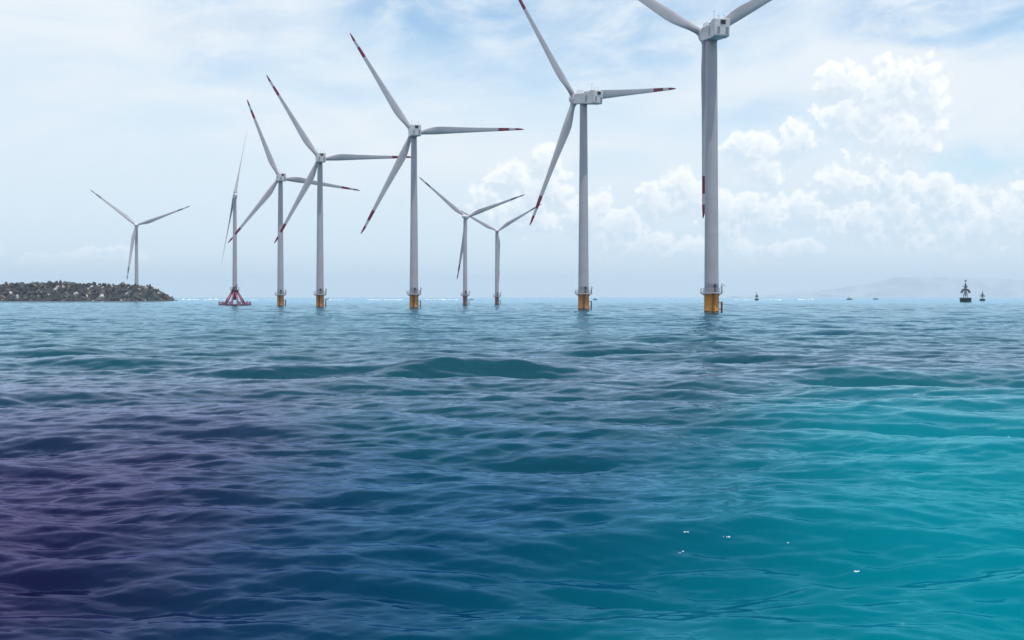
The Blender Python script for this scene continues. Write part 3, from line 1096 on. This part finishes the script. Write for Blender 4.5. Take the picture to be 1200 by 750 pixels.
# ------------------------------------------------------------------ buoys and small craft
def buoy(px, d, s, label, tilt=0.0, group=None):
    """big round navigation buoy; s = metres per unit, drum 1 unit in radius"""
    t = thing('navigation_buoy', label, 'buoy', at(px, d), group)
    t.rotation_euler = (0, R(tilt), 0.4)
    bm = bmesh.new()
    lathe(bm, [(0.80 * s, -0.7 * s), (0.98 * s, -0.55 * s), (1.0 * s, 0.55 * s), (1.04 * s, 0.60 * s), (1.04 * s, 0.74 * s), (0.96 * s, 0.80 * s)], 28)
    obj('drum', bm, M['black'], t)
    bm = bmesh.new()
    for k in range(4):
        a = PI / 4 + PI / 2 * k
        d_ = Vector((math.cos(a), math.sin(a), 0))
        tube(bm, d_ * 0.34 * s + Vector((0, 0, 0.78 * s)), d_ * 0.16 * s + Vector((0, 0, 2.6 * s)), 0.055 * s, n=6)
        e_ = Vector((math.cos(a + PI / 2), math.sin(a + PI / 2), 0))
        tube(bm, d_ * 0.33 * s + Vector((0, 0, 0.9 * s)), e_ * 0.2 * s + Vector((0, 0, 2.0 * s)), 0.03 * s, n=5)
    obj('lattice_tower', bm, M['black'], t)
    # bell shaped guard of curved bars
    bm = bmesh.new()
    for k in range(8):
        a = PI / 4 * k
        d_ = Vector((math.cos(a), math.sin(a), 0))
        pts = [(0.1, 2.42), (0.42, 2.34), (0.66, 2.12), (0.76, 1.82), (0.78, 1.62)]
        for (r0, z0), (r1, z1) in zip(pts, pts[1:]):
            tube(bm, d_ * r0 * s + Vector((0, 0, z0 * s)), d_ * r1 * s + Vector((0, 0, z1 * s)), 0.10 * s, n=6)
    lathe(bm, [(0.08 * s, 2.50 * s), (0.40 * s, 2.42 * s), (0.70 * s, 2.14 * s), (0.66 * s, 2.08 * s), (0.38 * s, 2.30 * s), (0.08 * s, 2.38 * s)], 20)
    obj('guard', bm, M['black'], t)
    bm = bmesh.new()
    lathe(bm, [(0.22 * s, 2.6 * s), (0.24 * s, 2.66 * s), (0.16 * s, 2.9 * s), (0.15 * s, 3.3 * s), (0.08 * s, 3.4 * s)], 14)
    for sx in (-1, 1):
        tube(bm, (0, 0, 2.75 * s), (0.42 * s * sx, 0, 2.8 * s), 0.03 * s, n=5)
        box(bm, (0.44 * s * sx, 0, 2.85 * s), (0.14 * s, 0.12 * s, 0.2 * s))
    obj('lantern', bm, M['black'], t)
    bm = bmesh.new()
    tube(bm, (0, 0, 3.35 * s), (0, 0, 3.9 * s), 0.035 * s, n=5)
    lathe(bm, [(0.02 * s, 3.74 * s), (0.17 * s, 3.82 * s), (0.19 * s, 3.9 * s), (0.12 * s, 4.02 * s), (0.02 * s, 4.06 * s)], 12)
    obj('topmark', bm, M['black'], t)
    return t


buoy(1131.5, 1010, 5.0, 'large black navigation buoy with a drum hull and bell shaped guard, at right', 0.0, 'navigation buoys')
buoy(1151.3, 1330, 3.1, 'smaller black navigation buoy just right of the largest one', 1.0, 'navigation buoys')
buoy(886.8, 1650, 3.0, 'far black navigation buoy near the foam right of the tallest turbine', 0.0, 'navigation buoys')


def skiff(px, d, s, label, mast=1.6, rot=0.0):
    t = thing('fishing_boat', label, 'boat', at(px, d))
    t.rotation_euler = (0, 0, rot)
    bm = bmesh.new()
    sec = [(-3, .85, .0, 1.0), (-1.5, 1.0, -.2, .95), (0.5, 1.0, -.25, 1.0), (2.2, .65, -.1, 1.25), (3.3, .06, .5, 1.6)]
    rings = []
    for (x, hw, zb, zt) in sec:
        rings.append([bm.verts.new((x * s, y * s, z * s)) for (y, z) in ((-hw, zt), (-hw * .85, zb + .35), (0, zb - .2), (hw * .85, zb + .35), (hw, zt))])
    for a, b in zip(rings, rings[1:]):
        for i in range(4): bm.faces.new((a[i], a[i + 1], b[i + 1], b[i]))
        bm.faces.new((a[0], b[0], b[4], a[4]))
    bm.faces.new(rings[0]); bm.faces.new(rings[-1][::-1])
    obj('hull', bm, M['black'], t)
    bm = bmesh.new()
    box(bm, (-0.9 * s, 0, 1.5 * s), (1.5 * s, 1.2 * s, 1.2 * s), bevel=0.12 * s)
    box(bm, (-0.9 * s, 0, 2.17 * s), (1.8 * s, 1.45 * s, 0.12 * s))
    obj('cabin', bm, M['steel'], t)
    if mast:
        bm = bmesh.new()
        tube(bm, (0.2 * s, 0, 1.0 * s), (0.2 * s, 0, (2.2 + mast) * s), 0.09 * s, 0.05 * s, n=6)
        tube(bm, (0.2 * s, 0, 2.4 * s), (-1.3 * s, 0, (1.6 + mast) * s), 0.06 * s, n=5)
        obj('mast', bm, M['black'], t)


skiff(995.5, 1900, 1.7, 'tiny dark boat with a mast on the horizon, left of the black buoys', 1.8, 0.3)
skiff(1026, 2100, 1.5, 'tiny low dark boat on the horizon without a mast', 0.0, -0.4)
skiff(697.5, 1700, 1.2, 'tiny dark boat on the horizon right of the side-on turbine', 1.4, 0.6)
skiff(383, 2000, 1.3, 'tiny dark boat on the horizon just right of the turbine with the hidden blade end', 0.0, 0.2)
skiff(552.5, 1800, 1.0, 'tiny dark boat on the horizon beside the faded pile of the nearer small turbine', 0.0, 0.1)


# ------------------------------------------------------------------ surf and foam
def build_surf():
    bm = bmesh.new()
    r = random.Random(9)
    runs = [(212, 233, 3.2), (239, 262, 3.0), (291, 301, 1.6), (306, 326, 1.2), (384, 402, 1.3), (430, 472, 2.0), (498, 536, 2.4),
            (858, 912, 1.6), (935, 952, 2.8)]
    for (a, b, hh) in runs:
        d = 1750 + r.uniform(-120, 120)
        x = a
        while x < b:
            w = r.uniform(1.2, 5)
            h = hh * r.uniform(0.12, 0.6)
            c = at(x + w / 2, d + r.uniform(-25, 25), 0.1)
            n0 = len(bm.verts)
            bmesh.ops.create_icosphere(bm, subdivisions=2, radius=1)
            bm.verts.ensure_lookup_table()
            for v in bm.verts[n0:]:
                p = v.co
                k = 1 + 0.45 * mnoise.fractal(p * 1.7 + Vector((x, a, 0)), 0.8, 2.1, 3)
                v.co = c + Vector((p.x * w * 0.62 * d / F * k, p.y * 3.5 * k, p.z * h * k))
            x += w * r.uniform(0.5, 1.3)
    o = obj('surf', bm, M['foam'], smooth=True)
    tag(o, 'thin white lines of surf breaking along the horizon', 'surf', kind='stuff')


build_surf()


def build_flecks():
    bm = bmesh.new()
    r = random.Random(21)
    spots = [(805, 625, 9), (851, 627.5, 7), (803, 645, 5), (1001, 669, 9), (922, 635, 3), (1057, 732, 7), (1075, 462, 6), (1083, 462.5, 4),
             (1162, 462.5, 6), (1183, 512, 6), (1180, 520, 6), (1110, 404, 3), (948, 455, 3), (796, 648, 3)]
    for (px, py, w) in spots:
        p0 = ground(py, px)
        # rest position whose displaced point is nearest
        X = p0.x + np.linspace(-2, 2, 60)[None, :] * np.ones((60, 1)); Y = p0.y + np.linspace(-3, 3, 60)[:, None] * np.ones((1, 60))
        x, y, z = sea_at(X, Y, np.full_like(X, 0.05))
        # follow the line of sight to the surface
        tpar = CAM_H / (CAM_H - z)
        e = (x - p0.x * (CAM_H - z) / CAM_H) ** 2 + (y - p0.y * (CAM_H - z) / CAM_H) ** 2
        i = np.unravel_index(np.argmin(e), e.shape)
        c = Vector((x[i], y[i], z[i]))
        dist = c.y
        width = w / F * dist
        for q in range(4):
            off = Vector((r.uniform(-.5, .5) * width, r.uniform(-.12, .12) * width, 0))
            n = 9
            sx = width * r.uniform(0.16, 0.42); sy = sx * r.uniform(0.12, 0.3)
            X1 = np.array([[c.x + off.x]]); Y1 = np.array([[c.y + off.y]])
            base = c + off
            ang = r.uniform(-.3, .3)
            top = bm.verts.new(base + Vector((0, 0, 0.012 + sx * 0.05)))
            rim = []
            for k in range(n):
                a = 2 * PI * k / n
                kx = math.cos(a) * sx * r.uniform(.7, 1.2); ky = math.sin(a) * sy * r.uniform(.7, 1.2)
                rim.append(bm.verts.new(base + Vector((kx * math.cos(ang) - ky * math.sin(ang), kx * math.sin(ang) + ky * math.cos(ang), -0.02))))
            for k in range(n): bm.faces.new((rim[k], rim[(k + 1) % n], top))
    o = obj('foam', bm, M['foam'], smooth=True)
    tag(o, 'small white flecks of foam floating on the near water at right', 'foam', kind='stuff')


build_flecks()
